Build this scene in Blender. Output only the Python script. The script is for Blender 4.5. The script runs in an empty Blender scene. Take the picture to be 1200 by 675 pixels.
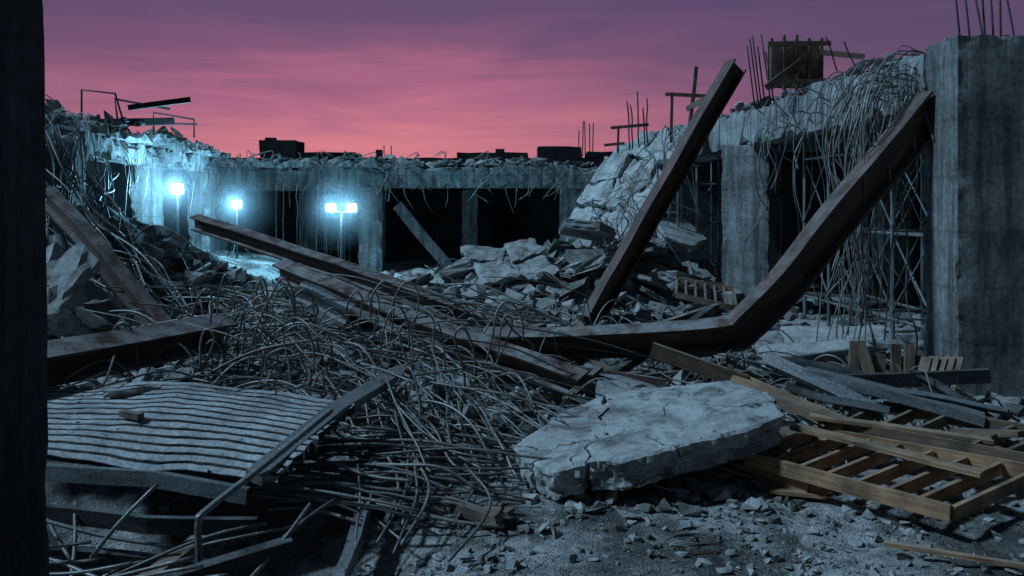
import bpy, bmesh, math, random
import numpy as np
from mathutils import Vector, Matrix, noise, Euler
R=random.Random(11)
scene=bpy.context.scene
U=R.uniform

# ---------------------------------------------------------------- noise
def fb(x,y,z,s=1.0,o=4): return noise.fractal(Vector((x*s,y*s,z*s)),1.0,2.0,o)
def n1(x,y,z,s=1.0): return noise.noise(Vector((x*s,y*s,z*s)))
def sm(t):
    t=max(0.0,min(1.0,t)); return t*t*(3-2*t)
def gs(x,y,cx,cy,sx,sy,a): return a*math.exp(-((x-cx)/sx)**2-((y-cy)/sy)**2)

def H0(x,y):
    h=0.0
    h+=2.3*sm((-x-5.6)/4.2)*sm((y-10.5)/4.5)*(1-0.62*sm((y-19)/5))*(1-sm((y-31)/3))
    h+=gs(x,y,-1.6,14.5,3.8,3.0,0.55)
    h+=gs(x,y,-2.6,10.6,2.6,1.4,0.38)
    h+=gs(x,y,0.2,20.5,3.0,2.6,.85)
    h+=gs(x,y,3.2,23.0,2.6,3.0,1.4)
    h+=gs(x,y,3.0,14.5,2.0,2.0,0.3)
    h+=gs(x,y,-6.0,19.0,3.0,3.0,0.5)
    h+=gs(x,y,-5.2,9.2,1.6,1.4,0.35)
    h-=gs(x,y,-3.3,6.0,1.5,1.2,1.9)
    h+=gs(x,y,4.8,10.6,1.2,1.0,0.15)
    return h
def H(x,y):
    a=0.05+0.10*sm((y-9)/4)*(1-sm((y-34)/4))
    return H0(x,y)+a*fb(x,y,3.1,0.9,4)+0.02*fb(x,y,9.0,5.0,3)*(1 if y<14 else 0)

# ---------------------------------------------------------------- mesh builder
class MB:
    def __init__(s): s.V=[];s.F=[];s.A=[];s.M=[];s.n=0
    def add(s,V,F,bc=None,mi=0,rnd=None):
        V=np.asarray(V,dtype=float).reshape(-1,3)
        if bc is None: bc=V.copy()
        off=np.array([R.random()*40,R.random()*40,R.random()*40])
        s.V.append(V); s.A.append(np.asarray(bc,dtype=float)+off)
        n=s.n
        for f in F: s.F.append([i+n for i in f])
        s.M.extend([mi]*len(F)); s.n+=len(V)
    def obj(s,name,mats,parent=None,smooth=False):
        me=bpy.data.meshes.new(name)
        V=np.concatenate(s.V) if s.V else np.zeros((0,3))
        me.from_pydata(V.tolist(),[],s.F)
        for m in mats: me.materials.append(m)
        if len(mats)>1: me.polygons.foreach_set('material_index',s.M)
        if smooth: me.polygons.foreach_set('use_smooth',[True]*len(s.F))
        at=me.attributes.new('bc','FLOAT_VECTOR','POINT')
        at.data.foreach_set('vector',np.concatenate(s.A).ravel().astype(np.float32))
        me.update()
        o=bpy.data.objects.new(name,me); scene.collection.objects.link(o)
        if parent: o.parent=parent
        return o
def empty(name,loc=(0,0,0)):
    e=bpy.data.objects.new(name,None); scene.collection.objects.link(e); e.empty_display_size=.3
    return e

def sweep(mb,pts,prof,up=(0,0,1),scales=None,mi=0,closed=True,caps=True):
    pts=[Vector(p) for p in pts]; n=len(pts); m=len(prof)
    u=Vector(up); V=[];B=[];F=[];L=0
    for i,p in enumerate(pts):
        t=(pts[min(i+1,n-1)]-pts[max(i-1,0)])
        if t.length<1e-6: t=Vector((0,0,1))
        t.normalize()
        u2=u-t*u.dot(t)
        if u2.length<1e-3:
            u2=t.orthogonal()
        u2.normalize(); u=u2; sd=t.cross(u)
        if i: L+=(p-pts[i-1]).length
        sc=scales[i] if scales else 1.0
        for a,b in prof:
            V.append(p+sd*a*sc+u*b*sc); B.append((L,a,b))
    for i in range(n-1):
        for j in range(m if closed else m-1):
            k=(j+1)%m
            F.append([i*m+j,i*m+k,(i+1)*m+k,(i+1)*m+j])
    if caps and closed:
        F.append(list(range(m))[::-1]); F.append([(n-1)*m+j for j in range(m)])
    mb.add([tuple(v) for v in V],F,B,mi)
def circ(r,s): return [(r*math.cos(2*math.pi*i/s),r*math.sin(2*math.pi*i/s)) for i in range(s)]
def tube(mb,pts,r,s=6,mi=0): sweep(mb,pts,circ(r,s),up=(0.13,0.31,0.94),mi=mi)
def cr(P,n=8):
    P=[Vector(p) for p in P]
    P=[P[0]*2-P[1]]+P+[P[-1]*2-P[-2]]
    out=[]
    for i in range(1,len(P)-2):
        a,b,c,d=P[i-1:i+3]
        for k in range(n):
            t=k/n
            out.append(0.5*((2*b)+(-a+c)*t+(2*a-5*b+4*c-d)*t*t+(-a+3*b-3*c+d)*t**3))
    out.append(P[-2]); return out
def wig(pts,a,s=1.5):
    o=U(0,50); r=[]
    for p in pts:
        r.append(Vector((p[0]+a*n1(p[0]+o,p[1],p[2],s),p[1]+a*n1(p[0],p[1]+o+9,p[2],s),p[2]+a*n1(p[0],p[1],p[2]+o+20,s))))
    return r
def line(p0,p1,n): 
    p0=Vector(p0);p1=Vector(p1); return [p0.lerp(p1,i/n) for i in range(n+1)]
def iprof(h,b,t,w=None):
    w=w or t*.7; H_=h/2;B=b/2;W=w/2
    return [(-B,-H_),(B,-H_),(B,-H_+t),(W,-H_+t),(W,H_-t),(B,H_-t),(B,H_),(-B,H_),(-B,H_-t),(-W,H_-t),(-W,-H_+t),(-B,-H_+t)]
def uprof(h,b,t):
    H_=h/2
    return [(0,-H_),(0,H_),(-b,H_),(-b,H_-t),(-t,H_-t),(-t,-H_+t),(-b,-H_+t),(-b,-H_)]
def lprof(a,t): return [(0,0),(a,0),(a,t),(t,t),(t,a),(0,a)]
def rect(w,h): return [(-w/2,-h/2),(w/2,-h/2),(w/2,h/2),(-w/2,h/2)]
def board(mb,p0,p1,w,h,up=(0,0,1),mi=0,n=5,a=.012):
    sweep(mb,wig(line(p0,p1,n),a,1.2),rect(w,h),up=up,mi=mi)

def cbox(mb,o,ax,ay,az,res=.08,chip=.06,rough=.012,warp=None,mi=0,e=.10,cs=2.2):
    o=Vector(o);ax=Vector(ax);ay=Vector(ay);az=Vector(az)
    Ls=(ax.length,ay.length,az.length); hat=(ax.normalized(),ay.normalized(),az.normalized())
    N=[max(1,min(160,int(round(l/res)))) for l in Ls]
    V=[];F=[];B=[]
    def pt(u,v,w):
        p=o+ax*u+ay*v+az*w
        uvw=(u,v,w); d=[min(uvw[i],1-uvw[i])*Ls[i] for i in range(3)]
        ds=sorted(d)
        c=chip*max(0.0,fb(p.x,p.y,p.z,cs,4)+0.12)*math.exp(-ds[1]/e)*2
        q=p.copy()
        for i in range(3):
            q-=hat[i]*(1 if uvw[i]>.5 else -1)*c*math.exp(-d[i]/e)
        if rough:
            q+=Vector((fb(p.x,p.y,p.z,4),fb(p.x+7,p.y,p.z,4),fb(p.x,p.y+9,p.z,4)))*rough
        if warp: q=warp(q,uvw)
        return q
    for (a,b,c) in ((0,1,2),(1,2,0),(2,0,1)):
        for side in (0,1):
            base=len(V); na,nb=N[a],N[b]
            for i in range(na+1):
                for j in range(nb+1):
                    k=[0,0,0];k[a]=i/na;k[b]=j/nb;k[c]=side
                    V.append(tuple(pt(*k)))
                    B.append((k[0]*Ls[0],k[1]*Ls[1],k[2]*Ls[2]))
            for i in range(na):
                for j in range(nb):
                    q=[base+i*(nb+1)+j,base+(i+1)*(nb+1)+j,base+(i+1)*(nb+1)+j+1,base+i*(nb+1)+j+1]
                    F.append(q if side else q[::-1])
    mb.add(V,F,B,mi)

def polyslab(mb,poly,zf,th,step=.02,jag=.02,inset=.05,zn=.006):
    """broken slab fragment: polygon outline (x,y), top height zf(x,y), crisp arrises, ragged broken sides"""
    out=[];n=len(poly)
    for i in range(n):
        a=Vector(poly[i]);b=Vector(poly[(i+1)%n]); k=max(1,int((b-a).length/step))
        for j in range(k): out.append(a.lerp(b,j/k))
    c=sum(out,Vector((0,0)))/len(out); m=len(out); V=[];F=[];B=[]
    o=[p+(p-c).normalized()*jag*fb(p.x,p.y,0,4.5,5) for p in out]
    rings=26
    def vert(p,z): V.append((p.x,p.y,z)); B.append((p.x,p.y,z))
    for r in range(rings+1):
        f=(r+.3)/(rings+.3)
        for p in o:
            q=c.lerp(p,f); z=zf(q.x,q.y)+zn*fb(q.x,q.y,0,3,5)
            if r==rings: z-=.012+.03*max(0,fb(q.x,q.y,2,5,4)+.05)
            vert(q,z)
    nr=rings; S=9
    for s in range(1,S+1):
        t=s/S
        for p in o:
            d=(p-c).normalized(); ins=inset*math.sin(t*1.5)+.04*fb(p.x*1.2,p.y*1.2,t*th*2.5,6,5)
            q=p-d*ins; vert(q,zf(q.x,q.y)-.015-t*th)
        nr+=1
    for r in range(nr):
        for j in range(m):
            k=(j+1)%m; F.append([r*m+j,(r+1)*m+j,(r+1)*m+k,r*m+k])
    F.append([j for j in range(m)]); F.append([nr*m+j for j in range(m)][::-1])
    mb.add(V,F,B)

def proto(detail,flat):
    bm=bmesh.new()
    k=R.randint(8,12)
    a=(1,U(.55,.95),U(.15,.3) if flat else U(.45,.8))
    for i in range(k):
        v=Vector((U(-1,1),U(-1,1),U(-1,1)))
        m=max(abs(v.x),abs(v.y),abs(v.z)); v/=m**.85
        bm.verts.new((v.x*a[0]*.5,v.y*a[1]*.5,v.z*a[2]*.5))
    r=bmesh.ops.convex_hull(bm,input=bm.verts[:])
    for v in [v for v in bm.verts if not v.link_faces]: bm.verts.remove(v)
    if detail:
        bmesh.ops.subdivide_edges(bm,edges=bm.edges[:],cuts=detail,use_grid_fill=True)
        bmesh.ops.triangulate(bm,faces=bm.faces[:])
        bm.normal_update()
        o=U(0,99)
        mv=[(v,v.normal*(fb(v.co.x+o,v.co.y,v.co.z,5.0,4)*.045-.01)) for v in bm.verts]
        for v,d in mv: v.co+=d
    bm.verts.index_update()
    V=np.array([v.co[:] for v in bm.verts]); F=[[v.index for v in f.verts] for f in bm.faces]
    bm.free(); return V,F
PS=[proto(0,i%3==0) for i in range(18)]
PD=[proto(3,i%2==0) for i in range(14)]
def slabproto():
    k=R.randint(4,6); a0=U(0,6); P=[]
    for i in range(k):
        a=a0+6.283*(i+U(-.25,.25))/k; r=U(.38,.55); P.append((r*math.cos(a),r*math.sin(a)*U(.75,1)))
    bm=bmesh.new(); h=U(.09,.15)
    for sgn in (-1,1):
        for x,y in P: bm.verts.new((x*(1+U(-.05,.05)),y*(1+U(-.05,.05)),sgn*h/2))
    bm.verts.ensure_lookup_table()
    bm.faces.new([bm.verts[i] for i in range(k)][::-1]); bm.faces.new([bm.verts[k+i] for i in range(k)])
    for i in range(k): j=(i+1)%k; bm.faces.new([bm.verts[i],bm.verts[j],bm.verts[k+j],bm.verts[k+i]])
    bmesh.ops.triangulate(bm,faces=bm.faces[:])
    bmesh.ops.subdivide_edges(bm,edges=bm.edges[:],cuts=5,use_grid_fill=True)
    bmesh.ops.triangulate(bm,faces=bm.faces[:]); o=U(0,99)
    for v in bm.verts:
        c=v.co; rr=Vector((c.x,c.y,0)); 
        ed=1 if abs(c.z)<h/2*.98 else .45
        c+=rr.normalized()*fb(c.x+o,c.y,c.z*3,7,4)*.045*ed if rr.length>.2 else Vector()
        c.z+=.006*fb(c.x+o,c.y,0,5,3)
    bm.verts.index_update()
    V=np.array([v.co[:] for v in bm.verts]); F=[[v.index for v in f.verts] for f in bm.faces]
    bm.free(); return V,F
PL=[slabproto() for i in range(8)]
def chunk(mb,p,s,rot=None,big=False,sq=(1,1,1),which=None,mi=0):
    L=big if isinstance(big,list) else (PD if big else PS)
    V,F=L[which if which is not None else R.randrange(len(L))]
    e=Euler(rot if rot else (U(-.5,.5) if R.random()<.6 else U(0,6.3),U(-.5,.5),U(0,6.3))).to_matrix()
    M=np.array(e)
    W=(V*np.array(sq)*s)
    mb.add(W@M.T+np.array(p),F,W,mi)
def scatter(mb,cx,cy,rx,ry,n,s0,s1,big=False,pw=2.2,lift=.15):
    for i in range(n):
        while True:
            a,b=U(-1,1),U(-1,1)
            if a*a+b*b<1: break
        x,y=cx+a*rx,cy+b*ry
        s=s0+(s1-s0)*R.random()**pw
        rot=(U(-.6,.6),U(-.6,.6),U(0,6.3)) if isinstance(big,list) else None
        chunk(mb,(x,y,H(x,y)+s*lift*U(-.3,1.6)),s,big=big,rot=rot)

# ---------------------------------------------------------------- materials
def mat(name): 
    m=bpy.data.materials.new(name); m.use_nodes=True
    nt=m.node_tree; return m,nt,nt.nodes['Principled BSDF'],nt.nodes,nt.links
def noi(nt,vec,scale,detail=6,rough=.6,dist=0):
    n=nt.nodes.new('ShaderNodeTexNoise'); n.inputs['Scale'].default_value=scale
    n.inputs['Detail'].default_value=detail; n.inputs['Roughness'].default_value=rough; n.inputs['Distortion'].default_value=dist
    nt.links.new(vec,n.inputs['Vector']); return n.outputs['Fac']
def ramp(nt,fac,stops):
    r=nt.nodes.new('ShaderNodeValToRGB'); el=r.color_ramp.elements
    el[0].position=stops[0][0]; el[0].color=(*stops[0][1],1)
    el[1].position=stops[1][0]; el[1].color=(*stops[1][1],1)
    for p,c in stops[2:]:
        e=el.new(p); e.color=(*c,1)
    nt.links.new(fac,r.inputs['Fac']); return r.outputs['Color']
def g3(v): return (v,v,v)
def mixc(nt,f,a,b,typ='MIX'):
    m=nt.nodes.new('ShaderNodeMix'); m.data_type='RGBA'; m.blend_type=typ
    if isinstance(f,(int,float)): m.inputs[0].default_value=f
    else: nt.links.new(f,m.inputs[0])
    for idx,v in ((6,a),(7,b)):
        if isinstance(v,tuple): m.inputs[idx].default_value=(*v,1)
        else: nt.links.new(v,m.inputs[idx])
    return m.outputs[2]
def mth(nt,op,a,b=None,clamp=False):
    m=nt.nodes.new('ShaderNodeMath'); m.operation=op; m.use_clamp=clamp
    for i,v in enumerate((a,b)):
        if v is None: continue
        if isinstance(v,(int,float)): m.inputs[i].default_value=v
        else: nt.links.new(v,m.inputs[i])
    return m.outputs[0]
def mapr(nt,v,a,b,c=0,d=1):
    m=nt.nodes.new('ShaderNodeMapRange'); m.inputs[1].default_value=a;m.inputs[2].default_value=b;m.inputs[3].default_value=c;m.inputs[4].default_value=d
    nt.links.new(v,m.inputs[0]); return m.outputs[0]
def attr(nt,name='bc'):
    a=nt.nodes.new('ShaderNodeAttribute'); a.attribute_name=name; return a.outputs['Vector']
def vscale(nt,v,s):
    m=nt.nodes.new('ShaderNodeVectorMath'); m.operation='MULTIPLY'; m.inputs[1].default_value=s
    nt.links.new(v,m.inputs[0]); return m.outputs[0]
def objc(nt):
    t=nt.nodes.new('ShaderNodeTexCoord'); return t.outputs['Object']
def normz(nt):
    g=nt.nodes.new('ShaderNodeNewGeometry'); s=nt.nodes.new('ShaderNodeSeparateXYZ'); nt.links.new(g.outputs['Normal'],s.inputs[0]); return s.outputs['Z']
def bump(nt,b,h,strength,dist):
    n=nt.nodes.new('ShaderNodeBump'); n.inputs['Strength'].default_value=strength; n.inputs['Distance'].default_value=dist
    nt.links.new(h,n.inputs['Height']); nt.links.new(n.outputs['Normal'],b.inputs['Normal'])
def dustmix(nt,col,dust,amount,vec,lo=.45,hi=.95):
    nz=mapr(nt,normz(nt),lo,hi,0,1)
    nn=mapr(nt,noi(nt,vec,3.5,3,.7),.36,.62,0,1)
    f=mth(nt,'MULTIPLY',mth(nt,'MULTIPLY',nz,nn),amount,True)
    return mixc(nt,f,col,dust)

def concrete(name,lo,hi,streak=False,cracks=False,dust=.5,fine=60,spot=.75,piece=False,bs=.8,grime=False):
    m,nt,b,N,L=mat(name)
    v=objc(nt)
    a=noi(nt,v,1.1,4,.65); c=ramp(nt,a,[(.3,lo),(.7,hi)])
    f=noi(nt,v,14,5,.75)
    c=mixc(nt,spot,c,ramp(nt,f,[(.32,g3(.40)),(.62,g3(1.15))]),'MULTIPLY')
    if piece:
        pn=noi(nt,vscale(nt,attr(nt),(.12,.12,.12)),1.0,0,.5)
        c=mixc(nt,1,c,ramp(nt,pn,[(.30,(.33,.31,.29)),(.64,(1.15,1.15,1.15))]),'MULTIPLY')
    if streak:
        s=noi(nt,vscale(nt,v,(6,6,.45)),1.0,4,.65)
        c=mixc(nt,.9,c,ramp(nt,s,[(.36,(.36,.35,.33)),(.60,g3(1.1))]),'MULTIPLY')
        w=N.new('ShaderNodeTexWave'); w.wave_type='BANDS'; w.bands_direction='Z'; w.inputs['Scale'].default_value=.42; w.inputs['Distortion'].default_value=.25; w.inputs['Detail'].default_value=2
        L.new(v,w.inputs['Vector'])
        c=mixc(nt,.30,c,ramp(nt,w.outputs['Fac'],[(.0,g3(.35)),(.02,g3(1.0))]),'MULTIPLY')
    c=dustmix(nt,c,(.42,.41,.40),dust,v)
    if grime:
        gr=noi(nt,v,2.6,7,.72,.8)
        c=mixc(nt,.9,c,ramp(nt,gr,[(.38,(.30,.285,.27)),(.47,(.72,.71,.69)),(.56,g3(1.0))]),'MULTIPLY')
    hgt=mth(nt,'ADD',mth(nt,'MULTIPLY',f,.6),mth(nt,'MULTIPLY',noi(nt,v,fine,2,.7),.4))
    if cracks:
        dv=N.new('ShaderNodeTexNoise'); dv.inputs['Scale'].default_value=2.2; dv.inputs['Detail'].default_value=5; L.new(v,dv.inputs['Vector'])
        ad=N.new('ShaderNodeVectorMath'); ad.operation='ADD'; L.new(v,ad.inputs[0]); L.new(vscale(nt,dv.outputs['Color'],(.55,.55,.55)),ad.inputs[1])
        vc=N.new('ShaderNodeTexVoronoi'); vc.feature='DISTANCE_TO_EDGE'; vc.inputs['Scale'].default_value=1.25; L.new(ad.outputs[0],vc.inputs['Vector'])
        ck=mapr(nt,vc.outputs['Distance'],.004,.012,0,1)
        msk=mapr(nt,noi(nt,v,.9,2,.5),.50,.56,0,1)
        ck=mth(nt,'MAXIMUM',ck,msk)
        c=mixc(nt,ck,(.03,.03,.03),c)
    L.new(c,b.inputs['Base Color']); b.inputs['Roughness'].default_value=.9
    b.inputs['Specular IOR Level'].default_value=.25
    bump(nt,b,hgt,bs,.03); return m
M_con=concrete('weathered_concrete',(.20,.20,.195),(.46,.455,.44),streak=True)
M_col=concrete('streaked_column_concrete',(.12,.12,.117),(.34,.335,.325),streak=True,dust=.2)  # darker overall than the other building concrete, with vertical streaks
M_rub=concrete('broken_concrete',(.16,.158,.15),(.46,.445,.42),dust=.55,fine=45,piece=True)
M_slab=concrete('cracked_slab_concrete',(.32,.315,.305),(.54,.53,.51),cracks=True,dust=.4,spot=.5,bs=.5,grime=True)
M_dark=concrete('shade_darkened_concrete',(.03,.03,.03),(.06,.06,.06),dust=.1)  # near-black base colour stands in for unlit interiors and skyline silhouettes
M_pil=concrete('shade_toned_pillar_concrete',(.05,.05,.05),(.12,.12,.12),streak=True,dust=0)  # base colour darkened to stand for the unlit side; vertical streaks on top

def steel(name,c1,c2,c3,metal=.35,rough=.55,dust=.8):
    m,nt,b,N,L=mat(name); v=attr(nt); o=objc(nt)
    a=noi(nt,vscale(nt,v,(1.2,5,5)),1.4,5,.7,.4)
    c=ramp(nt,a,[(.3,c1),(.5,c2),(.7,c3)])
    f=noi(nt,v,35,3,.7); c=mixc(nt,.6,c,ramp(nt,f,[(.35,g3(.5)),(.6,g3(1.15))]),'MULTIPLY')
    c=dustmix(nt,c,(.32,.31,.30),dust,o,.5,.95)
    L.new(c,b.inputs['Base Color']); b.inputs['Metallic'].default_value=metal
    L.new(mapr(nt,f,.3,.7,rough-.12,rough+.25),b.inputs['Roughness'])
    bump(nt,b,f,.5,.008); return m
M_rust=steel('rusty_steel',(.040,.028,.025),(.105,.055,.042),(.22,.11,.075),.15,.45,.9)
M_grey=steel('galvanised_steel',(.12,.12,.12),(.24,.24,.24),(.34,.34,.34),.45,.45,.6)
M_bar=steel('rebar_steel',(.09,.075,.065),(.19,.17,.155),(.36,.34,.32),.35,.40,.3)
M_blk=steel('dark_steel',(.015,.015,.016),(.04,.037,.036),(.08,.07,.065),.3,.5,.4)
def wood(name,c1,c2,dust=.4):
    m,nt,b,N,L=mat(name); v=attr(nt); o=objc(nt)
    a=noi(nt,vscale(nt,v,(1.0,22,22)),1.6,5,.65,.6)
    c=ramp(nt,a,[(.3,c1),(.65,c2)])
    k=noi(nt,v,2.5,4,.6); c=mixc(nt,.9,c,ramp(nt,k,[(.35,g3(.35)),(.6,g3(1.1))]),'MULTIPLY')
    c=dustmix(nt,c,(.32,.28,.24),dust,o,.5,1)
    L.new(c,b.inputs['Base Color']); b.inputs['Roughness'].default_value=.75
    bump(nt,b,a,.5,.008); return m
M_wood=wood('formwork_timber',(.21,.10,.05),(.56,.31,.16),.5)
M_woodd=wood('weathered_timber',(.10,.060,.042),(.28,.17,.11),.4)

def groundmat():
    m,nt,b,N,L=mat('dusty_ground'); v=objc(nt)
    a=noi(nt,v,.6,7,.68,.3)
    c=ramp(nt,a,[(.38,(.085,.075,.068)),(.47,(.18,.165,.152)),(.55,(.45,.43,.41))])
    f=noi(nt,v,11,7,.78); c=mixc(nt,.85,c,ramp(nt,f,[(.36,g3(.4)),(.6,g3(1.2))]),'MULTIPLY')
    vo=N.new('ShaderNodeTexVoronoi'); vo.inputs['Scale'].default_value=38; L.new(v,vo.inputs['Vector'])
    g=mapr(nt,vo.outputs['Distance'],.15,.45,1,0)
    h=mth(nt,'ADD',mth(nt,'MULTIPLY',f,1.3),mth(nt,'MULTIPLY',g,.5))
    L.new(c,b.inputs['Base Color']); b.inputs['Roughness'].default_value=.95; b.inputs['Specular IOR Level'].default_value=.2
    bump(nt,b,h,.9,.035); return m
M_gr=groundmat()
def emis(name,col,s):
    m,nt,b,N,L=mat(name); b.inputs['Emission Color'].default_value=(*col,1); b.inputs['Emission Strength'].default_value=s; b.inputs['Base Color'].default_value=(.8,.8,.8,1); return m
M_led=emis('lit_led_panel',(.55,.88,1),60)

# ---------------------------------------------------------------- ground
def axis(segs):
    out=[]
    for a,b,st in segs:
        n=max(1,int(round((b-a)/st))); out+=[a+(b-a)*i/n for i in range(n)]
    out.append(segs[-1][1]); return out
xs=axis([(-400,-60,60),(-60,-16,4),(-16,-6,.25),(-6,6.5,.05),(6.5,16,.4),(16,60,5),(60,400,60)])
ys=axis([(-60,0,6),(0,4.5,.6),(4.5,10,.05),(10,16,.12),(16,36,.3),(36,60,3),(60,900,90)])
mb=MB(); V=[];nx=len(xs);ny=len(ys)
for y in ys:
    for x in xs:
        V.append((x,y,H(x,y) if (-16<x<16 and 3<y<40) else 0))
F=[[j*nx+i,j*nx+i+1,(j+1)*nx+i+1,(j+1)*nx+i] for j in range(ny-1) for i in range(nx-1)]
mb.add(V,F); mb.obj('ground',[M_gr],smooth=True)

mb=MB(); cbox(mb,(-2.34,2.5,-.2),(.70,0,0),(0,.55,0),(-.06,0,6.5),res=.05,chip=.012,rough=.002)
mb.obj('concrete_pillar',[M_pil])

# ---------------------------------------------------------------- building wings
def ragged(top=.25,s=1.3):
    def w(q,uvw):
        if uvw[2]>.5: q.z+=top*(uvw[2]-.5)*2*(fb(q.x,q.y,2.0,s,5))
        return q
    return w
RW=empty('ruined_concrete_building')
mb=MB()
cbox(mb,(5.9,11.3,-.3),(1.9,0,0),(0,.95,0),(0,0,5.15),res=.06,chip=.035,rough=.004)
mb.obj('corner_column',[M_col],RW)
mb=MB()
cbox(mb,(4.98,20.3,-.3),(.98,-.5,0),(.45,.88,0),(0,0,4.32),res=.09,chip=.05,rough=.01)
for c in ((9.2,14.5),(9.2,21.2),(7.4,25.5)):
    cbox(mb,(c[0],c[1],-.3),(.7,0,0),(0,.7,0),(0,0,4.5),res=.3,chip=.05)
mb.obj('columns',[M_con],RW)
mb=MB()
cbox(mb,(5.93,12.24,4.0),(-.70,12.3,0),(.55,.03,0),(0,0,.82),res=.09,chip=.08,rough=.012,warp=ragged(.16),e=.10)
cbox(mb,(6.5,12.6,4.35),(-.6,16.4,0),(6,0,0),(0,0,.28),res=.35,chip=.05,rough=.02)
cbox(mb,(6.5,12.3,4.03),(5.6,0,0),(0,.5,0),(0,0,.3),res=.3,chip=.03)
cbox(mb,(5.25,24.9,4.02),(0,3.8,0),(1.2,0,0),(0,0,.3),res=.3,chip=.1)
mb.obj('beam_and_floor_slab',[M_con],RW)
mb=MB()
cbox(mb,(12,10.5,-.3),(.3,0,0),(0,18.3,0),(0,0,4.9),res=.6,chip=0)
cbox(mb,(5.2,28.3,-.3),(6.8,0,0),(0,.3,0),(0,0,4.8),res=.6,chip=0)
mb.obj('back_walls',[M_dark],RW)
mb=MB()
for i in range(420):
    t=R.random(); y=12.3+12*t; x=5.98-.7*t+U(0,.85)
    s=.04+.42*R.random()**3.0
    chunk(mb,(x,y,4.83+U(-.03,.10)+.22*max(0,fb(x,y,0,.8,3))),s,big=s>.25)
for i in range(40):
    x,y=U(6.0,7.5),U(11.4,12.2); s=.04+.16*R.random()**2
    chunk(mb,(x,y,4.86),s)
mb.obj('roof_rubble',[M_rub],RW)

FW=empty('ruined_concrete_building')
mb=MB()
cbox(mb,(-6.0,33.2,-.2),(.95,0,0),(0,.9,0),(0,0,3.5),res=.16,chip=.07)
cbox(mb,(-12.3,33.4,-.2),(.9,0,0),(0,.9,0),(0,0,3.6),res=.16,chip=.07)
cbox(mb,(-9.3,37.4,-.2),(.7,0,0),(0,.7,0),(0,0,3.5),res=.3,chip=.07)
cbox(mb,(-2.2,37.2,-.2),(.7,0,0),(0,.7,0),(0,0,3.5),res=.3,chip=.07)
cbox(mb,(1.9,33.5,-.2),(.8,0,0),(0,.8,0),(0,0,3.5),res=.2,chip=.07)
mb.obj('columns',[M_con],FW)
mb=MB()
cbox(mb,(-4.95,33.3,3.25),(8.4,0,0),(0,.6,0),(0,0,.85),res=.12,chip=.10,rough=.02,warp=ragged(.16))
cbox(mb,(-14,33.5,3.15),(9.1,0,0),(0,.6,0),(0,0,.9),res=.12,chip=.16,rough=.03,warp=ragged(.3,.9))
cbox(mb,(-14,33.0,4.05),(9.3,0,0),(0,1.2,0),(0,0,.22),res=.16,chip=.2,rough=.05,warp=ragged(.3,1.6))
cbox(mb,(-15,34.2,3.75),(22,0,0),(0,8,0),(0,0,.28),res=.6,chip=.05,rough=.02)
mb.obj('beam_and_floor_slab',[M_con],FW)
mb=MB()
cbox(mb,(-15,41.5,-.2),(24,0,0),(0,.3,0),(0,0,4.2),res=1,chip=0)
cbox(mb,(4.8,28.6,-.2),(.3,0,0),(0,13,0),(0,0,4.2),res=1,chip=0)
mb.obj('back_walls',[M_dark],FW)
mb=MB()
for i in range(330):
    x=U(-13,3.2); s=.08+.5*R.random()**3
    chunk(mb,(x,U(33.1,34.4),4.18+U(-.05,.15)+.2*max(0,fb(x,0,0,.7,3))),s,sq=(1.6,1,.7))
mb.obj('roof_rubble',[M_rub],FW)
DB=empty('distant_building')
mb=MB()
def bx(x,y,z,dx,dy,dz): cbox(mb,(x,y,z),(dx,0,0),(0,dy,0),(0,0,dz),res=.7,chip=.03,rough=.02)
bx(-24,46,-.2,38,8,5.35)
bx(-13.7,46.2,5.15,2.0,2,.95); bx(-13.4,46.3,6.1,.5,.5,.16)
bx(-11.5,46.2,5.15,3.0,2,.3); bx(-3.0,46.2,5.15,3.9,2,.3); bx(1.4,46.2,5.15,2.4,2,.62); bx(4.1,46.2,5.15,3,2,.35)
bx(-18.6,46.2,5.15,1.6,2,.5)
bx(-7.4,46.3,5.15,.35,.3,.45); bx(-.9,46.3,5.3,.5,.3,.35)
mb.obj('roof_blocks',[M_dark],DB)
mb=MB()
for x in (3.6,3.8,3.95,4.2,4.35): tube(mb,[(x,46,5.2),(x+U(-.05,.05),46,6.9+U(-.3,.3))],.03,5)
for x in (-6.9,-6.5,-12.2): tube(mb,[(x,46,5.2),(x+U(-.1,.1),46,5.8)],.03,5)
mb.obj('starter_bars',[M_blk],DB)

LW=empty('ruined_concrete_building')
mb=MB()
cbox(mb,(-9.9,15.5,3.75),(-1.1,16.5,0),(-.6,0,0),(0,0,.65),res=.13,chip=.25,rough=.05,warp=ragged(.45,.9),e=.2)
cbox(mb,(-9.7,15.0,4.35),(-1.0,17.5,0),(-5,0,0),(0,0,.22),res=.25,chip=.2,rough=.06,warp=ragged(.35,.7))
mb.obj('beam_and_floor_slab',[M_con],LW)
mb=MB()
for y,x in ((19.5,-10.8),(25,-11.2),(30.5,-11.6)):
    cbox(mb,(x,y,-.2),(.75,0,0),(0,.75,0),(0,0,4.2),res=.16,chip=.1)
mb.obj('columns',[M_con],LW)
mb=MB()
cbox(mb,(-15.2,13,-.2),(.3,0,0),(0,22,0),(0,0,4.6),res=1,chip=0)
mb.obj('back_walls',[M_dark],LW)
mb=MB()
for i in range(420):
    t=R.random(); y=15.2+16.5*t; x=-9.75-1.0*t-U(0,1.6); s=.08+.6*R.random()**3
    chunk(mb,(x,y,4.55+U(-.08,.15)+.45*max(0,fb(x,y,0,.6,3))),s,big=s>.3)
mb.obj('roof_rubble',[M_rub],LW)
mb=MB()
tube(mb,[(-10.6,23,4.6),(-10.7,23,5.45),(-9.3,23.2,5.2)],.035,6)
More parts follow.
